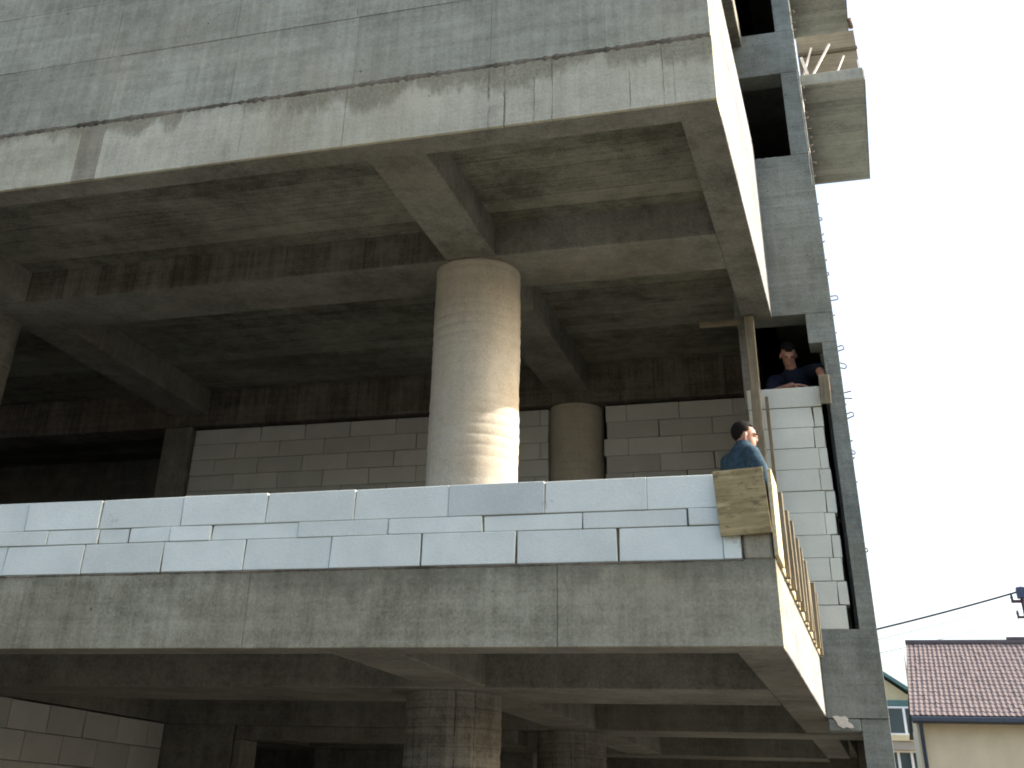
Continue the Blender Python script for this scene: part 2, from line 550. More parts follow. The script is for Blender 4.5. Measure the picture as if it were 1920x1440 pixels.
# ------------------------------------------------------------------ ground
bm = bmesh.new()
N = 40
gv = [[bm.verts.new(((i / N - 0.5) * 1200, (j / N - 0.5) * 1200, GROUND)) for j in range(N + 1)] for i in range(N + 1)]
for i in range(N):
    for j in range(N):
        bm.faces.new((gv[i][j], gv[i + 1][j], gv[i + 1][j + 1], gv[i][j + 1]))
tag(from_bm('ground', bm, M['ground']), 'dusty bare ground of the building site', kind='structure')

# ------------------------------------------------------------------ the concrete building
B = empty('concrete_building', 'unfinished grey concrete building with open storeys, round columns and a tall end tower', 'building', (-5, 14, GROUND))


def part(o):
    o.matrix_parent_inverse = B.matrix_world.inverted()
    return o


B.location = (0, 0, 0)
XL, XU, YF, YB = -15.0, -0.574, 7.13, 22.0
XLO = -0.484
# slabs
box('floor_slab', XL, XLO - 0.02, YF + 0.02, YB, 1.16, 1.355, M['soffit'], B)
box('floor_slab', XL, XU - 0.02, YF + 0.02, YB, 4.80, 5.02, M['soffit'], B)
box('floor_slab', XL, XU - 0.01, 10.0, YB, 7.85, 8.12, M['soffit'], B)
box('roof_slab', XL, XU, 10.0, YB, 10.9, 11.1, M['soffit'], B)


def frontal(zs0, zs1, seams, x1, mat, amp=0.002, special=None):
    xs = sorted(seams)
    for a, b in zip(xs, xs[1:] + [x1]):
        m = mat
        if special and abs(a - special) < 1e-3:
            m = M['dark_patch']
        o = random.uniform(-amp, amp)
        box('beam_face', a + 0.001, b - 0.001 if b != x1 else b, YF + o, YF + 0.021, zs0 + 0.001, zs1, m, B, 0.003)
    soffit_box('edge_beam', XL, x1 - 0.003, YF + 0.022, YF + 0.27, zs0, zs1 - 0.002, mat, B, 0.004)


frontal(4.478, 5.03, [XL, -12.7, -10.4, -8.1, -5.964, -5.736, -3.49, -1.79], XU, M['band'], 0.0015, -5.964)
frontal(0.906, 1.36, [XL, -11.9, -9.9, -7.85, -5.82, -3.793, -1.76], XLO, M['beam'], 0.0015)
# side edge beams (sunlit faces)
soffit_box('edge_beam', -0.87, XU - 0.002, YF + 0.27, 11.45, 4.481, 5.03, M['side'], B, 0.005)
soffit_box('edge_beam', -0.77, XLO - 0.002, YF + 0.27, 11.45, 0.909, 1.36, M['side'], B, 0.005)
# cross beams along X
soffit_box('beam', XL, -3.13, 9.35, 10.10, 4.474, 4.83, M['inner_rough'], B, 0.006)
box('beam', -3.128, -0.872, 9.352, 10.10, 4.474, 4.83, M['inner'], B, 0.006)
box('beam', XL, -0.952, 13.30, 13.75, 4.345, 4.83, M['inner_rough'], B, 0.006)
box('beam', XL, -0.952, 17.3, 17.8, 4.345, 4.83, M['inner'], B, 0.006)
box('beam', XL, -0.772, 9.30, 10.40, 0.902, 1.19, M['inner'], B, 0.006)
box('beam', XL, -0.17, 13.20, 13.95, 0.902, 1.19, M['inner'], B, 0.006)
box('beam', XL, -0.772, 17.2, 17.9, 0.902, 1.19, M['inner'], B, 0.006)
# joists along Y
for (x0, x1, zb, zt, ys) in ((-3.37, -2.885, 4.482, 4.83, ((7.40, 9.35), (10.10, 13.30), (13.75, 17.3))),
                             (-8.50, -8.0, 4.482, 4.83, ((7.40, 9.35), (10.10, 13.30), (13.75, 17.3))),
                             (-13.6, -13.1, 4.482, 4.83, ((7.40, 9.35), (10.10, 13.30))),
                             (-3.31, -2.85, 0.911, 1.19, ((7.40, 9.30), (10.40, 13.20), (13.95, 17.2))),
                             (-8.30, -7.855, 0.911, 1.19, ((7.40, 9.30), (10.40, 13.20), (13.95, 17.2))),
                             (-13.4, -12.95, 0.911, 1.19, ((7.40, 9.30), (10.40, 13.20))),
                             (-0.772, -0.50, 0.911, 1.19, ((11.46, 17.2),))):
    for (y0, y1) in ys:
        box('beam', x0, x1, y0, y1, zb, zt, M['inner'], B, 0.006)


def ribbed(r, z0, z1, pitch=0.092, amp=0.0042, seed=0):
    prof = []
    n = int((z1 - z0) / 0.010)
    for i in range(n + 1):
        z = z0 + (z1 - z0) * i / n
        s = 2 * abs(math.sin(math.pi * z / pitch)) ** 0.55 - 1
        prof.append((r + amp * s * (0.6 + 0.4 * math.sin(z * 7 + seed)), z))
    return prof


lathe('column', -3.165, 9.74, ribbed(0.40, 1.36, 4.474), M['column'], B, 72, 0.006)
lathe('column', -3.11, 13.62, ribbed(0.33, 1.36, 4.345, seed=2), M['column'], B, 48, 0.006)
lathe('column', -8.78, 9.74, ribbed(0.36, 1.36, 4.474, seed=3), M['column_low'], B, 48, 0.006)
lathe('column', -13.4, 9.74, ribbed(0.40, 1.36, 4.474, seed=3), M['column_low'], B, 32, 0.006)
box('column', -8.62, -8.22, 13.32, 13.72, 1.36, 4.345, M['inner'], B)
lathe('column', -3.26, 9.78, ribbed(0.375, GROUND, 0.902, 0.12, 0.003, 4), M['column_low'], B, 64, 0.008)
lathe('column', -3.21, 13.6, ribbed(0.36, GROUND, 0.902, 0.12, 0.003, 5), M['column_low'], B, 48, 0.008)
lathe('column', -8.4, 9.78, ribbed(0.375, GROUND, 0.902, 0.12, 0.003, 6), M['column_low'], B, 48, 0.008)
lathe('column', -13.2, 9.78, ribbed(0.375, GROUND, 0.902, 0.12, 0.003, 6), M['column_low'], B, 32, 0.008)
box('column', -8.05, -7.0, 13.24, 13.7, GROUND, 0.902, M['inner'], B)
for x in (-3.1, -8.5, -13.2):
    lathe('column', x, 11.0, [(0.3, 5.02), (0.3, 7.85)], M['column_low'], B, 32)
    lathe('column', x, 11.0, [(0.3, 8.12), (0.3, 10.9)], M['column_low'], B, 32)
# enclosing walls far inside
for z0, z1 in ((GROUND, 1.16), (1.355, 4.80), (5.02, 7.85), (8.12, 10.9)):
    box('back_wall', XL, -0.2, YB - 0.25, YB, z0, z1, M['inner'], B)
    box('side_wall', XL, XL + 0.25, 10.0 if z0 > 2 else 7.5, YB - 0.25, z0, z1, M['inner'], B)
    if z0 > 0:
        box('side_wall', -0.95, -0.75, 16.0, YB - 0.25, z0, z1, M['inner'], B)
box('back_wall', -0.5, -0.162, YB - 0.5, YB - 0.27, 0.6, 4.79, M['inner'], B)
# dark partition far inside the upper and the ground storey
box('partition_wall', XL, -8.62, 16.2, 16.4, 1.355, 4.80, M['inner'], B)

# upper parapet wall of formwork panels
W = empty('parapet_wall', '', '')
del W['label'], W['category']
W.parent = B
rows = [(5.036, 5.735, [XL, -12.6, -11.45, -10.3, -9.15, -8.0, -6.9, -5.75, -4.57, -3.455, -2.29, -1.376]),
        (5.735, 6.38, [XL, -12.6, -11.45, -10.3, -9.15, -8.05, -6.95, -5.85, -4.62, -3.485, -2.29, -1.2]),
        (6.38, 6.76, [XL, -12.6, -11.4, -10.2, -9.1, -8.0, -7.0, -5.92, -4.7, -3.5, -2.3, -1.2])]
box('wall_core', XL, XU - 0.008, YF + 0.013, YF + 0.2, 5.03, 6.75, M['wall'], W)
for z0, z1, xs in rows:
    for a, b in zip(xs, xs[1:] + [XU]):
        o = random.uniform(-0.003, 0.003)
        g0, g1 = random.uniform(0.0010, 0.0024), random.uniform(0.0002, 0.0007)
        box('wall_panel', a + g0, b - g0 if b != XU else b - 0.004, YF + 0.008 + o, YF + 0.08, z0 + g1, z1 - g1, M['wall'], W, 0.0025)
    zt_ = 6.47 if z0 > 6 else z1
    for a, b in zip((YF + 0.205, 8.4, 9.7), (8.4, 9.7, 11.445)):
        o = random.uniform(-0.002, 0.002)
        box('wall_panel', XU - 0.2, XU - 0.004 + o, a + 0.001, b - 0.001, z0 + 0.002, zt_ - 0.002, M['side'], W, 0.003)
crust('mortar_lip', (XL, YF + 0.004, 5.036), (XU - 0.01, YF + 0.004, 5.036), 0.10, 0.020, M['crust'], B, 1, 0.010)
crust('mortar_lip', (XL, YF + 0.001, 1.357), (-0.66, YF + 0.001, 1.357), 0.03, 0.012, M['crust'], B, 4, 0.03)
crust('mortar_lip', (-5.9, YF + 0.006, 5.737), (-3.0, YF + 0.006, 5.737), 0.012, 0.006, M['wall'], B, 7, 0.02)
crust('mortar_lip', (-9.5, YF + 0.006, 5.737), (-5.9, YF + 0.006, 5.737), 0.010, 0.005, M['wall'], B, 8, 0.02)
# stub at the terrace corner
box('corner_stub', -0.655, XLO - 0.012, YF - 0.002, YF + 0.24, 1.358, 1.80, M['stub'], B, 0.012)

# ---- end tower
YT, XT = 11.45, 0.02
T = M['tower']
TB = 16.0
box('tower_wall', -0.483, XT, YT, YT + 0.25, 0.905, 1.59, T, B, 0.0025)
box('tower_wall', -0.95, -0.487, YT + 0.005, YT + 0.25, 1.365, 1.59, T, B, 0.0025)
box('tower_pillar', -0.125, XT, YT, YT + 0.3, 1.59, 4.195, T, B, 0.0025)
box('tower_wall', -0.25, XT, YT, YT + 0.3, 4.197, 4.505, T, B, 0.0025)
box('tower_wall', -0.95, XT - 0.001, YT + 0.001, YT + 0.3, 4.507, 6.335, T, B, 0.0025)
crust('broken_edge', (-0.95, YT + 0.03, 6.335), (-0.19, YT + 0.03, 6.335), 0.05, 0.028, T, B, 21, 0.02, hang=0.1)
box('tower_pillar', -0.19, XT - 0.006, YT, YT + 0.3, 6.337, 7.41, T, B, 0.004)
box('tower_beam', -0.95, XT - 0.008, YT - 0.002, YT + 0.3, 7.412, 7.99, T, B, 0.004)
box('tower_pillar', -0.19, XT - 0.014, YT + 0.002, YT + 0.3, 7.992, 11.3, T, B, 0.004)
box('tower_pillar', -0.21, XT - 0.002, YT + 0.02, YT + 0.35, GROUND, 0.903, T, B, 0.0025)
box('tower_beam', -0.478, -0.214, YT + 0.004, YT + 0.25, 0.805, 0.902, T, B, 0.01)
# added chamfer strip, the sun's highlight put into its pale colour
bm = bmesh.new()
c0 = [(XT - 0.022, YT - 0.004), (XT - 0.002, YT + 0.03), (XT - 0.03, YT + 0.03)]
zz = [5.95 + 0.05 * i for i in range(40)]
rows_ = []
for z in zz:
    j = noise.noise(Vector((z * 5.1, 3, 1))) * 0.012 - 0.004
    rows_.append([bm.verts.new((x + j, y, z)) for x, y in c0])
for a, b in zip(rows_, rows_[1:]):
    for j in range(3):
        bm.faces.new((a[j], a[(j + 1) % 3], b[(j + 1) % 3], b[j]))
bm.faces.new(rows_[0]); bm.faces.new(rows_[-1][::-1])
from_bm('highlight_arris', bm, M['mortar_light'], B)
# tower shell behind
box('tower_wall', -0.16, XT - 0.003, YT + 0.301, TB, 0.905, 11.3, T, B)
box('tower_wall', -0.158, XT - 0.004, YT + 0.36, TB - 0.004, 0.45, 0.903, T, B)  # added unseen low wall, keeps the sun off the beams inside
box('tower_wall', -0.158, XT - 0.004, TB + 0.002, YB, 0.45, 4.79, T, B)  # added unseen wall, blocks sun entering behind the tower
box('tower_wall', -0.95, -0.86, YT + 0.302, TB, 1.36, 11.3, M['inner'], B)
box('tower_wall', -0.86, -0.16, TB - 0.2, TB - 0.002, 1.36, 11.29, M['inner'], B)
for z in (1.33, 4.80, 6.05, 7.70, 10.9):
    box('tower_slab', -0.859, -0.161, YT + 0.303, TB - 0.21, z, z + 0.22, M['inner'], B)
# broken pale patch at the foot
bm = bmesh.new()
pts = [(-0.44, 0.915), (-0.40, 0.922), (-0.37, 0.912), (-0.335, 0.918), (-0.31, 0.90), (-0.315, 0.875), (-0.285, 0.86), (-0.27, 0.835), (-0.30, 0.828), (-0.33, 0.838), (-0.36, 0.826), (-0.40, 0.85), (-0.41, 0.88)]
f0 = [bm.verts.new((x, YT - 0.008, z)) for x, z in pts]
f1 = [bm.verts.new((x, YT + 0.01, z)) for x, z in pts]
bm.faces.new(f0); bm.faces.new(f1[::-1])
for i in range(len(pts)):
    bm.faces.new((f0[i], f1[i], f1[(i + 1) % len(pts)], f0[(i + 1) % len(pts)]))
from_bm('mortar_patch', bm, M['mortar_light'], B)

# rebar ties along the tower edge
def tie(z, L, w, loop, tilt=0.0):
    x0 = XT - 0.02
    y = YT + 0.06
    if loop:
        pts = [(x0, y, z + w / 2), (x0 + L * 0.7, y - 0.01, z + w / 2 + tilt)]
        for i in range(7):
            a = math.pi / 2 - math.pi * i / 6
            pts.append((x0 + L * 0.75 + w / 2 * math.cos(a), y - 0.01, z + tilt + w / 2 * math.sin(a)))
        pts += [(x0 + L * 0.7, y - 0.01, z - w / 2 + tilt), (x0, y, z - w / 2)]
        tube('rebar_tie', pts, 0.0062, M['steel'], B, 6)
    else:
        tube('rebar_tie', [(x0, y, z), (x0 + L * 0.5, y - 0.01, z + tilt * 0.3), (x0 + L, y - 0.02, z + tilt)], 0.0065, M['steel'], B, 6)


def zt(py):                       # height on the tower edge for a row of the photograph
    tab = [(25, 8.226), (360, 5.859), (545, 4.732), (710, 3.817), (1040, 2.2), (1270, 1.214)]
    for (a, za), (b, zb) in zip(tab, tab[1:]):
        if py <= b:
            return za + (zb - za) * (py - a) / (b - a)
    return tab[-1][1]


tie(zt(556), 0.09, 0.045, True)
tie(zt(653), 0.075, 0.045, True, 0.012)
tie(zt(681), 0.07, 0.05, True, -0.02)
tie(zt(735), 0.09, 0.03, False, 0.01)
tie(zt(746), 0.09, 0.03, False, -0.01)
tie(zt(783), 0.08, 0.045, True, 0.02)
for py, L in ((20, .08), (40, .09), (58, .07), (165, .06), (190, .07), (212, .05), (228, .09), (246, .08), (262, .07), (278, .09), (290, .08), (303, .09),
              (330, .06), (385, .05), (408, .06), (440, .07), (455, .06), (487, .05), (515, .04), (588, .05), (620, .04), (760, .05), (830, .05), (846, .06),
              (868, .05), (905, .04), (1030, .05)):
    tie(zt(py) + random.uniform(-.01, .01), L * random.uniform(.5, .85), .03, random.random() < 0.25, random.uniform(-.03, .03))

# ---- balconies on the side
for (y0, y1, z0, z1, x1) in ((12.2, 14.8, 7.68, 7.83, 0.745), (12.2, 15.0, 10.28, 10.43, 0.80)):
    bal = empty('balcony', '', '')
    del bal['label'], bal['category']
    bal.parent = B
    box('balcony_slab', XT - 0.004, x1, y0 + 0.05, y1, z0, z1 - 0.003, M['balcony'], bal, 0.006)
    box('balcony_edge', XT - 0.004, x1 + 0.003, y0, y0 + 0.05, z0 - 0.003, z1, M['balcony_edge'], bal, 0.006)
    box('balcony_edge', x1, x1 + 0.012, y0 + 0.051, y1 + 0.003, z0 - 0.002, z1 + 0.002, M['side'], bal, 0.004)
bm = bmesh.new()
bmesh.ops.create_cone(bm, cap_ends=True, segments=16, radius1=0.035, radius2=0.035, depth=0.16, matrix=Matrix.Translation((0.835, 14.7, 10.22)))
from_bm('drain_spout', bm, M['steel'], bal, True)

# ------------------------------------------------------------------ formwork on the side balcony
fp = empty('formwork_panel', 'brown plywood formwork panel standing on the side balcony behind pale props', 'formwork panel', (0.38, 12.62, 7.83))
box('lower_sheet', -0.35, 0.36, -0.01, 0.012, 0.0, 0.55, M['ply2'], fp, 0.002)
box('upper_sheet', -0.35, 0.36, -0.012, 0.010, 0.555, 0.83, M['ply2'], fp, 0.002)
box('batten', -0.35, 0.37, -0.035, -0.013, 0.53, 0.575, M['timber_x'], fp, 0.003)
for x in (-0.1, 0.2):
    box('stud', x, x + 0.045, 0.013, 0.07, 0.0, 0.8, M['timber_grey'], fp, 0.003)
PG = 'pale props bracing the balcony formwork'


def prop(a, b, w_, lab):
    a, b = Vector(a), Vector(b)
    o = bar('timber_prop', (0, 0, 0), b - a, w_, w_ * 0.8, M['pale_timber'])
    o.location = a
    tag(o, lab, 'prop', PG)


prop((0.165, 12.26, 7.832), (0.42, 12.5, 8.42), 0.024, 'long pale batten leaning diagonally across the middle of the balcony formwork')
prop((0.44, 12.30, 7.832), (0.57, 12.5, 8.22), 0.017, 'thin short batten leaning on the outer right part of the balcony formwork')
prop((0.05, 12.28, 7.832), (0.20, 12.5, 8.40), 0.022, 'pale batten leaning on the balcony formwork close beside the tower')
prop((0.115, 12.24, 7.832), (0.065, 12.42, 8.22), 0.034, 'short thick white prop on the balcony edge next to the tower corner')
tag(tube('rebar_rod', [(0.70, 12.26, 7.78), (0.702, 12.26, 7.98)], 0.008, M['wire']), 'thin steel rod sticking up from the outer corner of the side balcony', 'rebar')


# ------------------------------------------------------------------ aerated block walls
_cache = {}


def block(L, D, H, x, y, z, parent, mat, rot=0.0, tilt=0.0):
    """block with its corner at x,y,z in parent space; L along X (or Y when turned)"""
    key = (round(L, 2), round(D, 2), round(H, 3), mat.name, random.randrange(4))
    me = _cache.get(key)
    if me is None:
        bm = bmesh.new()
        add_box(bm, -key[0] / 2, key[0] / 2, -D / 2, D / 2, 0, H, 0.0035)
        for _ in range((0, 1, 1, 3)[key[4]]):          # knocked corners
            c = Vector((random.choice((-1, 1)) * key[0] / 2, -D / 2, random.choice((0, H))))
            for v in bm.verts:
                if (v.co - c).length < 0.012:
                    v.co += (Vector((0, 0, H / 2)) - v.co).normalized() * random.uniform(0.003, 0.008)
        me = bpy.data.meshes.new('block')
        bmesh.ops.recalc_face_normals(bm, faces=bm.faces)
        bm.to_mesh(me)
        bm.free()
        me.materials.append(mat)
        _cache[key] = me
    o = bpy.data.objects.new('block', me)
    o.scale = (L / key[0], 1, 1)
    if rot:
        o.location = (x + D / 2, y + L / 2, z)
    else:
        o.location = (x + L / 2, y + D / 2, z)
    o.rotation_euler = (0, tilt, rot)
    link(o, parent)
    return o


J = 0.004
# front parapet
pw = empty('block_wall', 'low white aerated block parapet along the front edge of the first floor terrace', 'block wall', (-4, 7.13, 1.362))
bedge = lambda *a: None
U = 7.13
top = [-.7865, -.7022, -.6134, -.5244, -.4361, -.346, -.258, -.1689, -.1107 + .02]
mid = [-.845, -.757, -.70, -.6665, -.622, -.5784, -.4899, -.4021, -.3132, -.2246, -.1349, -.095]
bot = [-.8012, -.7127, -.6265, -.5414, -.4556, -.3685, -.2821, -.1941, -.1082, -.0925]
for lst, z0, h in ((bot, 0.004, 0.190), (mid, 0.197, 0.095), (top, 0.295, 0.192)):
    xs = [v * U for v in lst]
    while xs[0] > -11.5:
        xs.insert(0, xs[0] - random.uniform(0.60, 0.635))
    for a, b in zip(xs, xs[1:]):
        yo = random.uniform(-0.006, 0.006)
        o = block(b - a - random.choice((0.002, 0.003, 0.003, 0.005, 0.008, 0.012)), 0.2, h + random.uniform(-0.002, 0.0015), a + 4, 0.006 + yo, z0, pw, M['aac'], 0,
                  random.uniform(-0.0025, 0.0025))
        if lst is top and abs(a - (-.346 * U)) < 0.01:
            o.data = o.data.copy()
            o.data.materials[0] = aac('aerated_block_greyer', (0.54, 0.575, 0.53))

box('mortar_bed', -11.5 + 4, -0.62 + 4, 0.02, 0.19, 0.001, 0.477, M['crust'], pw, 0)
# interior walls
iw = empty('block_wall', 'pale block wall at the back of the terrace storey behind the big round column', 'block wall', (-8.2, 13.4, 1.357))
iw2 = empty('block_wall', 'pale block wall at the back of the terrace storey right of the second column', 'block wall', (-2.72, 13.4, 1.357))


def wall_rows(root, x0, x1, H, mat, nrow, h, D=0.2, dents=0.0):
    for r in range(nrow):
        xs = [0.0]
        x = (0.0 if r % 2 else -0.31) + random.uniform(-0.05, 0.05)
        while x + 0.62 < (x1 - x0):
            x += 0.62
            if x > 0.08:
                xs.append(x)
        if xs[-1] < x1 - x0 - 0.05:
            xs.append(x1 - x0)
        for i, (a, b) in enumerate(zip(xs, xs[1:])):
            da = random.uniform(-dents, dents) if i == 0 else 0
            block(b - a - 0.005 - da, D, h - 0.004, a + da, random.uniform(-.004, .004), r * h, root, mat)


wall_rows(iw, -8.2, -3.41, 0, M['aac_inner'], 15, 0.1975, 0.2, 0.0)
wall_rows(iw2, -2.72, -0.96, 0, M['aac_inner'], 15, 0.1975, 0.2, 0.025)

# ground floor wall along Y
gw = empty('block_wall', 'dim block wall under the lower beam at the left of the ground storey', 'block wall', (-8.06, 7.6, GROUND))
for r in range(10):
    ys = [0.0]
    y = -0.3 if r % 2 else 0.0
    while y + 0.62 < 5.55:
        y += 0.62
        ys.append(y)
    ys.append(5.6)
    for a, b in zip(ys, ys[1:]):
        block(b - a - 0.005, 0.2, 0.246, random.uniform(-.003, .003), a, r * 0.25, gw, M['aac_inner'], math.pi / 2)
# lintel and jamb of the dark doorway
box('door_jamb', -6.985, -6.90, 13.26, 13.66, GROUND, 0.76, M['inner'], B, 0.004)
box('door_lintel', -6.985, -3.7, 13.27, 13.67, 0.764, 0.901, M['inner'], B, 0.006)
box('partition_wall', -7.8, -4.6, 17.25, 17.45, GROUND, 0.90, M['inner'], B)

# tower block wall
tw = empty('block_wall', 'tall white block infill being laid in the opening of the end tower', 'block wall', (-0.9, 11.465, 1.594))
for r in range(11):
    e = (0.69, 0.725, 0.705, 0.715, 0.70, 0.72, 0.71, 0.70, 0.695, 0.70, 0.70)[r]
    s = e - (0.0 if r in (0, 10) else (0.10, 0.09, 0.11, 0.08)[r % 4])
    mat = M['aac']
    yy = random.uniform(-.006, .006)
    block(s - 0.004, 0.2, 0.1935, 0.0, yy, r * 0.1975, tw, mat, 0, random.uniform(-.006, .006))
    if e - s > 0.02:
        block(e - s - 0.006, 0.2, 0.192, s, yy + random.uniform(0, .012), r * 0.1975, tw, mat, 0, random.uniform(-.008, .008))

box('mortar_bed', 0.02, 0.56, 0.02, 0.18, 0.002, 2.165, M['crust'], tw, 0)

# ------------------------------------------------------------------ terrace corner: plywood, fence, posts
ply = box('plywood_sheet', -0.148, 0.146, -0.012, 0.0, -0.185, 0.19, M['ply'], None, 0.002)
ply.location = (-0.642, 7.113, 1.673)
ply.rotation_euler = (R(-1.5), R(-3.5), 0)
tag(ply, 'stained square plywood sheet fixed over the terrace corner at the parapet end', 'plywood sheet')

fe = empty('timber_fence', 'row of raw timber uprights guarding the sunlit side edge of the terrace', 'timber fence', (-0.46, 7.13, 1.36))
box('board', -0.026, 0.0, -0.02, 0.36, 0.012, 0.50, M['timber_y'], fe, 0.003)
for i, y in enumerate((0.62, 1.02, 1.44, 1.86, 2.32, 2.78, 3.24, 3.72, 4.16)):
    dz = random.uniform(-0.03, 0.02)
    o = box('upright', -0.045, random.uniform(0.006, 0.026), -0.022, 0.022, 0.0, 0.50 + dz, M['timber'], fe, 0.003)
    o.location = (0, y, 0.002)
    o.rotation_euler = (random.uniform(-.02, .02), random.uniform(-0.012, .012), 0)
    if i % 2 == 0:
        o2 = box('upright', -0.04, 0.002, -0.05, 0.05, 0.0, 0.47 + dz, M['timber_grey'], fe, 0.003)
        o2.location = (-0.005, y + 0.2, 0.002)
box('bottom_rail', -0.050, -0.012, 0.37, 4.27, 0.004, 0.05, M['timber_y'], fe, 0.003)

po = box('timber_post', -0.045, 0.045, -0.045, 0.045, 0.0, 3.11, M['timber_grey'], None, 0.004)
po.location = (-0.815, 11.33, 1.362)
po.rotation_euler = (0, R(0.3), 0)
tag(po, 'tall weathered timber post from terrace floor to ceiling beside the tower', 'timber post')
st = box('timber_batten', -0.016, 0.016, -0.012, 0.012, 0.0, 2.3, M['timber'], None, 0.002)
st.location = (-0.70, 11.30, 1.362)
st.rotation_euler = (R(-2), R(-0.2), 0)
tag(st, 'slim timber batten standing against the white blocks right of the post', 'timber batten')
lb = box('ledger_board', -0.21, 0.21, -0.012, 0.012, -0.03, 0.03, M['timber_x'], None, 0.002)
lb.location = (-1.09, 11.36, 4.435)
tag(lb, 'short horizontal board nailed under the ceiling left of the tall post', 'board')

# ------------------------------------------------------------------ people


def capsules(bm, chains, widths=None):
    """tapered limbs: each chain is a list of (point, radius or (half width, half depth)); overlapping pieces are fused afterwards"""
    for ch in chains:
        for (p, ra), (q, rb) in zip(ch, ch[1:]):
            p, q = Vector(p), Vector(q)
            ra = ra if hasattr(ra, '__len__') else (ra, ra)
            rb = rb if hasattr(rb, '__len__') else (rb, rb)
            d = q - p
            if d.length < 1e-5:
                continue
            t = d.normalized()
            s_ = (SIDE - t * SIDE.dot(t))
            if s_.length < 0.1:
                s_ = Vector((0, 0, 1)) - t * t.z
            s_.normalize()
            v_ = s_.cross(t)
            rings = []
            n = 18
            prof = [(-math.sin(a), math.cos(a), 0) for a in (math.pi / 2 * .97, 1.1, 0.7, 0.35)] + [(0, 1, i / 6) for i in range(7)] + \
                   [(math.sin(a), math.cos(a), 1) for a in (0.35, 0.7, 1.1, math.pi / 2 * .97)]
            for (e, c, f) in prof:
                w_ = ra[0] + (rb[0] - ra[0]) * f
                dd = ra[1] + (rb[1] - ra[1]) * f
                cc = p + d * f + t * e * min(w_, dd)
                rings.append([bm.verts.new(cc + (s_ * math.cos(2 * math.pi * j / n) * w_ + v_ * math.sin(2 * math.pi * j / n) * dd) * c) for j in range(n)])
            for a, b in zip(rings, rings[1:]):
                for j in range(n):
                    bm.faces.new((a[j], a[(j + 1) % n], b[(j + 1) % n], b[j]))
            bm.faces.new(rings[0][::-1])
            bm.faces.new(rings[-1])


def ellipsoid(bm, c, rx, ry, rz, mat=None, seg=20):
    m = Matrix.Translation(c) @ (mat or Matrix.Identity(4)) @ Matrix.Diagonal((rx, ry, rz, 1))
    bmesh.ops.create_uvsphere(bm, u_segments=seg, v_segments=seg // 2 + 2, radius=1, matrix=m)


def fuse(name, bm, mat, parent, voxel=0.009, it=6):
    """join everything in bm into one continuous surface"""
    me = bpy.data.meshes.new('tmp')
    bm.to_mesh(me)
    bm.free()
    ob = link(bpy.data.objects.new('tmp', me))
    rm = ob.modifiers.new('r', 'REMESH')
    rm.mode = 'VOXEL'
    rm.voxel_size = voxel
    sm = ob.modifiers.new('s', 'SMOOTH')
    sm.factor = 0.5
    sm.iterations = it
    dg = bpy.context.evaluated_depsgraph_get()
    out = bpy.data.meshes.new_from_object(ob.evaluated_get(dg))
    bpy.data.objects.remove(ob)
    bpy.data.meshes.remove(me)
    out.name = name
    out.materials.clear()
    out.materials.append(mat)
    out.polygons.foreach_set('use_smooth', [True] * len(out.polygons))
    return link(bpy.data.objects.new(name, out), parent)


def add_head(bm, c, rot):
    """head facing local +X, up +Z, about 0.235 high"""
    Mh = Matrix.Translation(c) @ rot.to_4x4()

    def E(p, rx, ry, rz, extra=None):
        ellipsoid(bm, (0, 0, 0), rx, ry, rz, Mh @ Matrix.Translation(p) @ (extra or Matrix.Identity(4)))
    E((-0.012, 0, 0.03), 0.098, 0.077, 0.088)          # cranium
    E((0.028, 0, -0.035), 0.064, 0.060, 0.078)          # face
    E((0.055, 0, -0.085), 0.030, 0.032, 0.028)          # chin
    E((0.02, 0, -0.075), 0.055, 0.056, 0.035)           # jaw
    E((0.092, 0, -0.022), 0.017, 0.013, 0.018)          # nose
    E((0.093, 0, 0.000), 0.012, 0.010, 0.026)           # nose bridge
    E((0.080, 0, 0.022), 0.018, 0.050, 0.010)           # brow
    E((0.083, 0, -0.058), 0.012, 0.024, 0.007)          # upper lip
    E((0.081, 0, -0.068), 0.012, 0.021, 0.007)          # lower lip
    for s in (-1, 1):
        E((0.076, s * 0.030, 0.004), 0.010, 0.013, 0.010)
        E((-0.004, s * 0.078, -0.012), 0.020, 0.010, 0.032)   # ears
    return Mh


def add_hand(bm, wrist, d, palm_n, curl=0.6, L=0.18):
    """palm, four unequal fingers and a thumb, starting at wrist and going along d"""
    d = Vector(d).normalized()
    n = Vector(palm_n)
    n = (n - d * n.dot(d)).normalized()
    s = d.cross(n)
    w0 = Vector(wrist)
    Mb = Matrix((d, s, n)).transposed().to_4x4()
    ellipsoid(bm, w0 + d * L * 0.28, L * 0.30, L * 0.225, L * 0.085, Mb)
    for i, (off, ln) in enumerate(((-0.16, 0.40), (-0.055, 0.46), (0.055, 0.43), (0.15, 0.34))):
        p = w0 + d * L * 0.5 + s * off * L
        pts = [p - d * L * 0.12, p]
        dirv = d.copy()
        for q in range(3):
            dirv = (dirv + n * curl * (0.5 + 0.25 * q)).normalized()
            p = p + dirv * L * ln * (0.42, 0.32, 0.26)[q]
            pts.append(p.copy())
        add_tube(bm, pts, [0.0095, 0.0095, 0.009, 0.0082, 0.007], 8)
    p = w0 + d * L * 0.14 - s * 0.17 * L
    t1 = p + (d * 0.6 - s * 0.55 + n * 0.35).normalized() * L * 0.24
    t2 = t1 + (d * 0.9 - s * 0.1 + n * 0.5).normalized() * L * 0.2
    add_tube(bm, [p, t1, t2], [0.012, 0.0105, 0.008], 8)


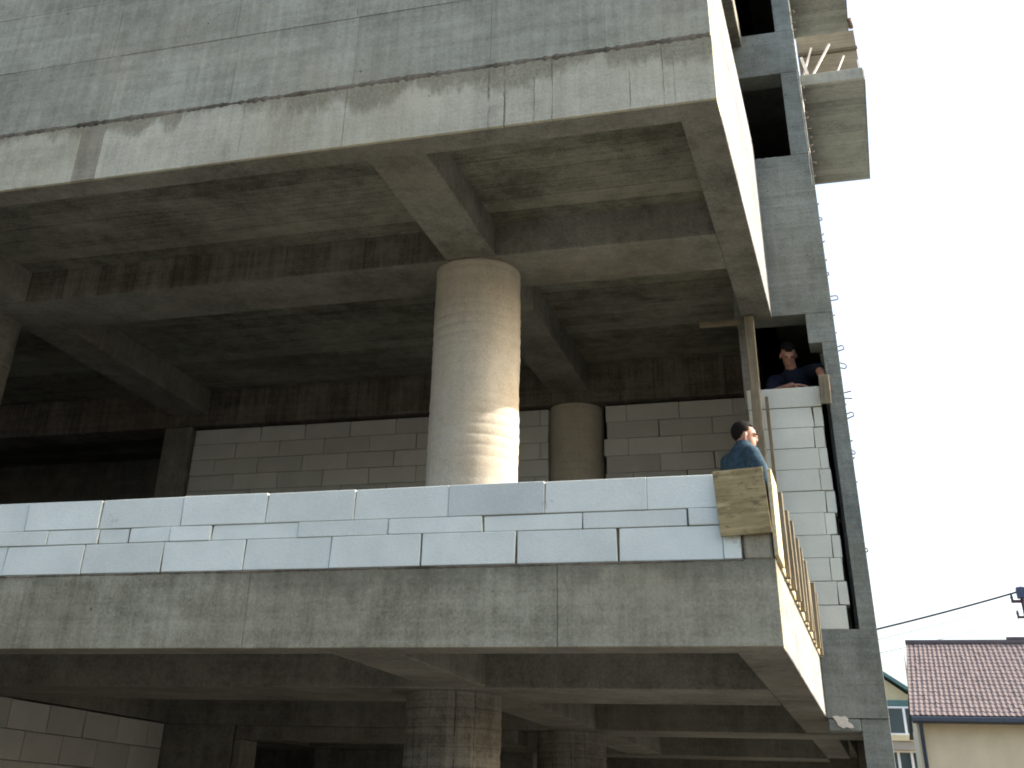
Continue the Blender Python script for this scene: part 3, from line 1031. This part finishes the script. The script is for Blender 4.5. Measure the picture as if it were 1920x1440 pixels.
def hair_cap(name, Mh, mat, parent, full=0.0):
    bm = bmesh.new()
    bmesh.ops.create_uvsphere(bm, u_segments=28, v_segments=20, radius=1)
    for v in bm.verts:
        p = v.co
        v.co = Vector((-0.017 + p.x * 0.105, p.y * 0.085, 0.034 + p.z * 0.097))
        nn = noise.noise(v.co * 55) * 0.006
        v.co += Vector((p.x, p.y, p.z)) * nn
    kill = [v for v in bm.verts if (v.co.z < 0.024 - 1.5 * max(0.0, 0.012 - v.co.x) and v.co.x > -0.2) and not (v.co.x < -0.045 and v.co.z > -0.07)
            or (v.co.x > 0.045 and v.co.z < 0.066 - full + 0.012 * noise.noise(v.co * 25))]
    bmesh.ops.delete(bm, geom=kill, context='VERTS')
    ext = bmesh.ops.extrude_face_region(bm, geom=bm.faces[:])
    for e in ext['geom']:
        if isinstance(e, bmesh.types.BMVert):
            e.co = Vector((-0.015, 0, 0.03)) + (e.co - Vector((-0.015, 0, 0.03))) * 0.88
    bmesh.ops.transform(bm, matrix=Mh, verts=bm.verts)
    return from_bm(name, bm, mat, parent, True)


def person(label, base, J_, head_c, head_rot, sh_w, hands, jacket, forearm_bare=False, hair_full=0.0, collar=False):
    """J_: dict of joints in local space (hip_l, knee_l, ankle_l, ..., pelvis, chest, neck, sh_l, el_l, wr_l ...)"""
    root = empty('person', label, 'person', base)
    global SIDE
    SIDE = Vector(J_['hip_l']) - Vector(J_['hip_r'])
    SIDE.normalize()
    V = {k_: Vector(v) for k_, v in J_.items()}
    trunk = [(V['pelvis'], (0.15, 0.11)), (V['pelvis'].lerp(V['chest'], 0.5), (0.14, 0.105)), (V['chest'], (0.16, 0.12)),
             (V['neck'].lerp(V['chest'], 0.35), (0.11, 0.09)), (V['neck'], (0.06, 0.06)), (V['head0'], (0.055, 0.055))]
    chains = [trunk]
    for s in 'lr':
        chains.append([(V['neck'].lerp(V['chest'], 0.35), 0.06), (V['sh_' + s], 0.062), (V['sh_' + s].lerp(V['el_' + s], 0.5), 0.052), (V['el_' + s], 0.042),
                       (V['el_' + s].lerp(V['wr_' + s], 0.35), 0.043), (V['wr_' + s], 0.028)])
        chains.append([(V['pelvis'], 0.10), (V['hip_' + s], 0.09), (V['hip_' + s].lerp(V['knee_' + s], 0.5), 0.08), (V['knee_' + s], 0.058),
                       (V['knee_' + s].lerp(V['ankle_' + s], 0.35), 0.057), (V['ankle_' + s], 0.038)])
    bm = bmesh.new()
    capsules(bm, chains)
    Mh = add_head(bm, Vector(head_c), head_rot)
    for s, (d, n, c) in hands.items():
        add_hand(bm, V['wr_' + s], d, n, c)
    for s in 'lr':
        a = V['ankle_' + s]
        f = Vector(J_['toe_' + s]) - a
        ellipsoid(bm, a + f * 0.35 + Vector((0, 0, -0.03)), 0.11, 0.045, 0.035, Matrix.Rotation(math.atan2(f.y, f.x), 4, 'Z'))
    fuse('body', bm, M['skin'], root, 0.0055, 4)
    # jacket
    g = 0.022
    jc = [[(V['pelvis'] + Vector((0, 0, -0.03)), (0.175, 0.135)), (V['pelvis'].lerp(V['chest'], 0.5), (0.165, 0.13)), (V['chest'], (0.185, 0.145)),
           (V['neck'].lerp(V['chest'], 0.35), (0.13, 0.11)), (V['neck'].lerp(V['chest'], 0.08), (0.082, 0.08))]]
    for s in 'lr':
        ch = [(V['neck'].lerp(V['chest'], 0.38), 0.08), (V['sh_' + s], 0.074), (V['sh_' + s].lerp(V['el_' + s], 0.5), 0.074), (V['el_' + s], 0.062)]
        if not (forearm_bare and s in forearm_bare):
            ch += [(V['el_' + s].lerp(V['wr_' + s], 0.5), 0.055), (V['el_' + s].lerp(V['wr_' + s], 0.93), 0.043)]
        jc.append(ch)
    bm = bmesh.new()
    capsules(bm, jc)
    for v in bm.verts:
        v.co += noise.noise_vector(v.co * 9) * 0.012
    fuse('jacket', bm, jacket, root, 0.012, 2)
    tr = []
    for s in 'lr':
        tr.append([(V['pelvis'] + Vector((0, 0, 0.02)), 0.12), (V['hip_' + s], 0.108), (V['hip_' + s].lerp(V['knee_' + s], 0.5), 0.095), (V['knee_' + s], 0.076),
                   (V['knee_' + s].lerp(V['ankle_' + s], 0.5), 0.07), (V['ankle_' + s] + Vector((0, 0, 0.03)), 0.062)])
    bm = bmesh.new()
    capsules(bm, tr)
    fuse('trousers', bm, M['trouser'], root, 0.014, 2)
    for s in 'lr':
        a = V['ankle_' + s]
        f = Vector(J_['toe_' + s]) - a
        f.z = 0
        rz = Matrix.Rotation(math.atan2(f.y, f.x), 4, 'Z')
        bm = bmesh.new()
        fl = Vector((a.x, a.y, 0))
        ellipsoid(bm, fl + f * 0.40 + Vector((0, 0, 0.045)), 0.145, 0.052, 0.045, rz)
        ellipsoid(bm, a + Vector((0, 0, -0.02)), 0.055, 0.05, 0.075, rz)
        for v in bm.verts:
            v.co.z = max(v.co.z, 0.002)
        fuse('boot', bm, M['boot'], root, 0.012, 2)
    for sgn in (-1, 1):
        bm = bmesh.new()
        ellipsoid(bm, (0, 0, 0), 0.006, 0.018, 0.0035, Mh @ Matrix.Translation((0.094, sgn * 0.029, 0.021)), 10)
        from_bm('eyebrow', bm, M['hair'], root, True)
        bm = bmesh.new()
        ellipsoid(bm, (0, 0, 0), 0.006, 0.009, 0.004, Mh @ Matrix.Translation((0.0815, sgn * 0.030, 0.002)), 10)
        from_bm('eye', bm, M['black_cloth'], root, True)
    hair_cap('hair', Mh, M['hair'], root, hair_full)
    if collar:
        bm = bmesh.new()
        c = V['neck'] + Vector((0.008, 0, 0.0))
        pr = []
        for i in range(13):
            a = i / 12 * 2 * math.pi
            pr.append(c + Vector((0.082 * math.cos(a), 0.078 * math.sin(a), 0.012 * math.cos(a) * -1 + 0.022)))
        add_tube(bm, pr, 0.032, 10, False)
        fuse('scarf', bm, M['black_cloth'], root, 0.009, 2)
    return root


# man in a blue jacket on the terrace, facing right (+X), 1.7 m tall
Jm = dict(pelvis=(0, 0, 0.92), chest=(0.03, 0, 1.22), neck=(0.06, 0, 1.45), head0=(0.075, 0, 1.53),
          sh_l=(0.02, 0.165, 1.335), sh_r=(0.02, -0.165, 1.335), el_l=(0.06, 0.24, 1.06), el_r=(0.06, -0.25, 1.06),
          wr_l=(0.17, 0.20, 0.84), wr_r=(0.16, -0.20, 0.84),
          hip_l=(0, 0.095, 0.88), hip_r=(0, -0.095, 0.88), knee_l=(0.03, 0.1, 0.48), knee_r=(0.03, -0.1, 0.48),
          ankle_l=(0, 0.11, 0.085), ankle_r=(0, -0.11, 0.085), toe_l=(0.2, 0.14, 0.085), toe_r=(0.2, -0.14, 0.085))
p1 = person('man with short black hair in blue jacket standing on terrace behind the plywood corner', (-0.895, 9.95, 1.357), Jm, (0.085, 0, 1.535),
            Matrix.Rotation(R(-36), 3, 'Z') @ Matrix.Rotation(R(8), 3, 'Y'), 0.4,
            {'l': ((0.3, -0.1, -1), (0, -1, 0), 0.35), 'r': ((0.3, 0.1, -1), (0, 1, 0), 0.35)}, M['denim'], collar=True)
p1.rotation_euler = (0, 0, R(42))

# trestle platform behind the tower blocks, and the man leaning over them
sc = empty('scaffold_platform', 'plank platform on trestles behind the white blocks in the tower opening', 'scaffold', (-0.5, 12.2, 1.552))
for i in range(3):
    box('plank', -0.33, 0.33, -0.42 + i * 0.25, -0.18 + i * 0.25, 1.0, 1.04, M['timber_x'], sc, 0.003)
for x in (-0.28, 0.28):
    for y in (-0.38, 0.24):
        box('trestle_leg', x - 0.03, x + 0.03, y - 0.03, y + 0.03, 0.0, 0.998, M['timber_grey'], sc, 0.003)
PZ = 1.552 + 1.04
Jn = dict(pelvis=(0.0, 0.06, 0.93), chest=(0.02, -0.18, 1.28), neck=(0.0, -0.32, 1.46), head0=(-0.005, -0.37, 1.52),
          sh_l=(0.17, -0.25, 1.455), sh_r=(-0.19, -0.25, 1.37), el_l=(0.27, -0.50, 1.40), el_r=(-0.22, -0.42, 1.20),
          wr_l=(0.335, -0.66, 1.22), wr_r=(0.0, -0.55, 1.235),
          hip_l=(0.1, 0.06, 0.89), hip_r=(-0.1, 0.06, 0.89), knee_l=(0.1, 0.0, 0.48), knee_r=(-0.1, 0.0, 0.48),
          ankle_l=(0.1, 0.06, 0.085), ankle_r=(-0.1, 0.06, 0.085), toe_l=(0.12, -0.14, 0.085), toe_r=(-0.12, -0.14, 0.085))
hr = Matrix.Rotation(R(-90 + 8), 3, 'Z') @ Matrix.Rotation(R(40), 3, 'Y')
p2 = person('man in dark navy top leaning over the white blocks in the tower opening', (-0.46, 12.14, PZ + 0.001), Jn, (-0.012, -0.40, 1.60), hr, 0.4,
            {'l': ((0.05, -0.15, -1), (-0.75, -0.45, 0), 0.55), 'r': ((1, -0.25, -0.12), (0, 0.2, -1), 0.3)}, M['navy'], forearm_bare='lr')
fl_ = box('wood_offcut', -0.05, 0.05, -0.014, 0.014, -0.17, 0.11, M['timber_grey'], None, 0.003)
fl_.location = (-0.152, 11.395, 3.735)
fl_.rotation_euler = (0, R(2), 0)
tag(fl_, 'short brown wood offcut held against the tower pillar by the leaning man', 'wood offcut')

# ------------------------------------------------------------------ houses beyond
H = empty('house', 'cream rendered house with brown tiled roof and dark gutter at the lower right', 'house', (5, 42, GROUND))
ez, rz_, d0 = 3.54 - GROUND, 5.94 - GROUND, 4.15
x0 = 0.83 - 5
wb = bmesh.new()
add_box(wb, x0, 6, 0, 8.3, 0, ez - 0.05)
from_bm('wall', wb, M['render_cream'], H)
# gable infill
bm = bmesh.new()
for xx in (x0 + 0.02, 5.98):
    a = [bm.verts.new((xx, 0.02, ez - 0.05)), bm.verts.new((xx, 8.28, ez - 0.05)), bm.verts.new((xx, d0, rz_ - 0.12))]
    bm.faces.new(a)
from_bm('gable', bm, M['render_cream'], H)
# tiled roof: rounded tile columns with stepped courses
bm = bmesh.new()
cols, nc, sub_ = 68, 20, 4
xs0, xs1 = 0.69 - 5, 6.5
grid = []
for c in range(nc + 1):
    for half in (0, 1):
        if c == nc and half:
            continue
        v_ = (c + (0.0 if half == 0 else 0.97)) / nc
        row = []
        for i in range(cols * sub_ + 1):
            u = i / (cols * sub_)
            sh = 0.28 * v_ * max(0.0, 1 - u * 4)
            x = xs0 + sh + (xs1 - xs0 - sh) * u
            ph = (i % sub_) / sub_ * 2 * math.pi
            h = 0.010 * (math.cos(ph)) + (0.014 if half == 0 else 0.0) + 0.008 * noise.noise(Vector((i // sub_ * 1.7, c * 2.3, 0)))
            y = -0.45 + (d0 + 0.45) * v_
            zz_ = ez - 0.16 + (rz_ - ez + 0.16) * v_
            row.append(bm.verts.new((x, y - 0.4 * h, zz_ + h)))
        grid.append(row)
for a, b in zip(grid, grid[1:]):
    for i in range(len(a) - 1):
        bm.faces.new((a[i], a[i + 1], b[i + 1], b[i]))
rf = from_bm('roof', bm, M['tile'], H)
bm = bmesh.new()
q = [bm.verts.new(p) for p in ((xs0, -0.4, ez - 0.22), (xs1, -0.4, ez - 0.22), (xs1, d0, rz_ - 0.06), (xs0 + 0.28, d0, rz_ - 0.06),
                               (xs0, 8.7, ez - 0.22), (xs1, 8.7, ez - 0.22))]
bm.faces.new((q[0], q[1], q[2], q[3]))
bm.faces.new((q[3], q[2], q[5], q[4]))
ex = bmesh.ops.extrude_face_region(bm, geom=bm.faces[:])
for e in ex['geom']:
    if isinstance(e, bmesh.types.BMVert):
        e.co.z += 0.04
from_bm('roof_deck', bm, M['gutter'], H)
tube('ridge_cap', [(xs0 + 0.26, d0, rz_ + 0.03), (xs1, d0, rz_ + 0.03)], 0.09, M['tile'], rf, 10)
tube('raised_ridge', [(3.66 - 5 + 0.55, d0, rz_ + 0.12), (xs1, d0, rz_ + 0.12)], 0.08, M['tile'], rf, 10)
box('gutter', xs0 + 0.02, xs1, -0.56, -0.42, ez - 0.33, ez - 0.19, M['gutter'], H, 0.02)
box('soffit_board', x0 - 0.1, xs1, -0.41, 0.0, ez - 0.34, ez - 0.30, M['gutter'], H, 0.0)
tube('downpipe', [(x0 + 0.12, -0.45, ez - 0.3), (x0 + 0.12, -0.12, ez - 0.55), (x0 + 0.12, -0.10, 0.0)], 0.06, M['gutter'], H, 10)

K = empty('house', 'pale yellow gabled house with teal trim and tall windows, half hidden beside tower', 'house', (0.2, 55, GROUND))
sx = 55 / 32.0
box('wall', -4.5, 0.83, 0.0, 7, 0, 4.9 - GROUND, M['render_yellow'], K, 0)
bm = bmesh.new()
gz = -GROUND
pk = (-1.9, 7.0 + gz)
pts = [(-4.5, 4.9 + gz), (0.83, 4.9 + gz), (0.83, 5.13 + gz), pk, (-4.5, 5.3 + gz)]
f0 = [bm.verts.new((x, 0.0, z)) for x, z in pts]
f1 = [bm.verts.new((x, 7.0, z)) for x, z in pts]
bm.faces.new(f0); bm.faces.new(f1[::-1])
for i in range(5):
    bm.faces.new((f0[i], f1[i], f1[(i + 1) % 5], f0[(i + 1) % 5]))
from_bm('gable', bm, M['render_yellow'], K)
bm = bmesh.new()
for a, b in (((-1.9, 7.06 + gz), (1.15, 5.06 + gz)), ((-1.9, 7.06 + gz), (-4.9, 5.2 + gz))):
    v = [bm.verts.new((p[0], y, p[1] + dz)) for p in (a, b) for y in (-0.4, 7.2) for dz in (0.0, 0.14)]
    for f in [(0, 1, 3, 2), (4, 6, 7, 5), (0, 4, 5, 1), (2, 3, 7, 6), (0, 2, 6, 4), (1, 5, 7, 3)]:
        bm.faces.new([v[i] for i in f])
from_bm('roof', bm, M['teal'], K)


def window(x0, x1, z0, z1, mull):
    fr = bmesh.new()
    t = 0.07
    add_box(fr, x0, x0 + t, -0.09, -0.003, z0, z1)
    add_box(fr, x1 - t, x1, -0.09, -0.003, z0, z1)
    add_box(fr, x0 + t, x1 - t, -0.088, -0.003, z0, z0 + t)
    add_box(fr, x0 + t, x1 - t, -0.088, -0.003, z1 - t, z1)
    for m_ in mull:
        add_box(fr, m_ - 0.05, m_ + 0.05, -0.086, -0.003, z0 + t, z1 - t)
    wn = from_bm('window', fr, M['white_frame'], K)
    box('pane', x0 + t, x1 - t, -0.05, -0.03, z0 + t, z1 - t, M['glass'], wn, 0)


wz = lambda py: {1325: 2.78, 1378: 2.19, 1395: 1.99, 1405: 1.88, 1440: 1.49}[py] * sx + gz
window(-0.55, 0.80, wz(1378), wz(1325), (0.48,))
window(-0.55, 0.80, 0.4, wz(1405), (0.05, 0.55))
box('ledge', -1.2, 0.95, -0.5, -0.003, wz(1395) + 0.12, wz(1378) - 0.01, M['render_yellow'], K, 0.01)
box('ledge_soffit', -1.15, 0.9, -0.42, -0.003, wz(1405), wz(1395) + 0.118, M['render_grey'], K, 0.01)
box('eave_band', -4.5, 0.80, -0.06, -0.003, wz(1325) + 0.02, wz(1325) + 0.22, M['teal'], K, 0.01)

# ------------------------------------------------------------------ pole and wires
P0 = Vector((5.40, 50, GROUND))
pl_ = empty('utility_pole', 'dark utility pole with insulators behind the tiled roof at the right edge', 'utility pole', P0)
hp = 8.35 - GROUND
tube('pole', [(0.12, 0, 0), (0.0, 0, hp)], [0.13, 0.10], M['polem'], pl_, 12)
box('crossarm', -0.42, 0.42, -0.05, 0.05, hp - 0.55, hp - 0.45, M['polem'], pl_, 0.01)
box('crossarm', -0.32, 0.32, -0.045, 0.045, hp - 1.08, hp - 1.0, M['polem'], pl_, 0.01)
box('bracket', -0.19, 0.19, -0.15, 0.15, hp - 0.40, hp - 0.02, M['ceramic'], pl_, 0.03)
for x, z in ((-0.38, hp - 0.45), (0.38, hp - 0.45), (-0.28, hp - 1.0), (0.28, hp - 1.0)):
    bm = bmesh.new()
    for q, (r1, zz1) in enumerate(((0.055, 0.04), (0.07, 0.10), (0.05, 0.16))):
        bmesh.ops.create_cone(bm, cap_ends=True, segments=10, radius1=r1, radius2=r1 * 0.6, depth=0.07, matrix=Matrix.Translation((x, 0, z + zz1)))
    from_bm('insulator', bm, M['ceramic'], pl_)


def wire(name, a, b, sag, rad, mat, lab, twist=False):
    a, b = Vector(a), Vector(b)
    n = 40
    pts = []
    for i in range(n + 1):
        t = i / n
        p = a.lerp(b, t)
        p.z -= sag * 4 * t * (1 - t)
        pts.append(p)
    o = tube(name, pts, rad, mat, None, 6)
    tag(o, lab, 'cable')


k24 = 50 / 24.0
wire('overhead_cable', (-12.0, 52, 5.3), (5.30, 50, 3.93 * k24), 0.35, 0.035, M['cable'],
     'thick dark overhead cable running from the pole towards the tower, uppermost of the three')
wire('overhead_cable', (-12.0, 52, 5.0), (5.02, 50, 7.75), 0.35, 0.009, M['wire'], 'thin pale overhead wire just below the thick dark cable')
wire('overhead_cable', (-12.0, 52, 4.8), (5.12, 50, 7.25), 0.4, 0.009, M['wire'], 'lowest thin pale overhead wire above the tiled roof')
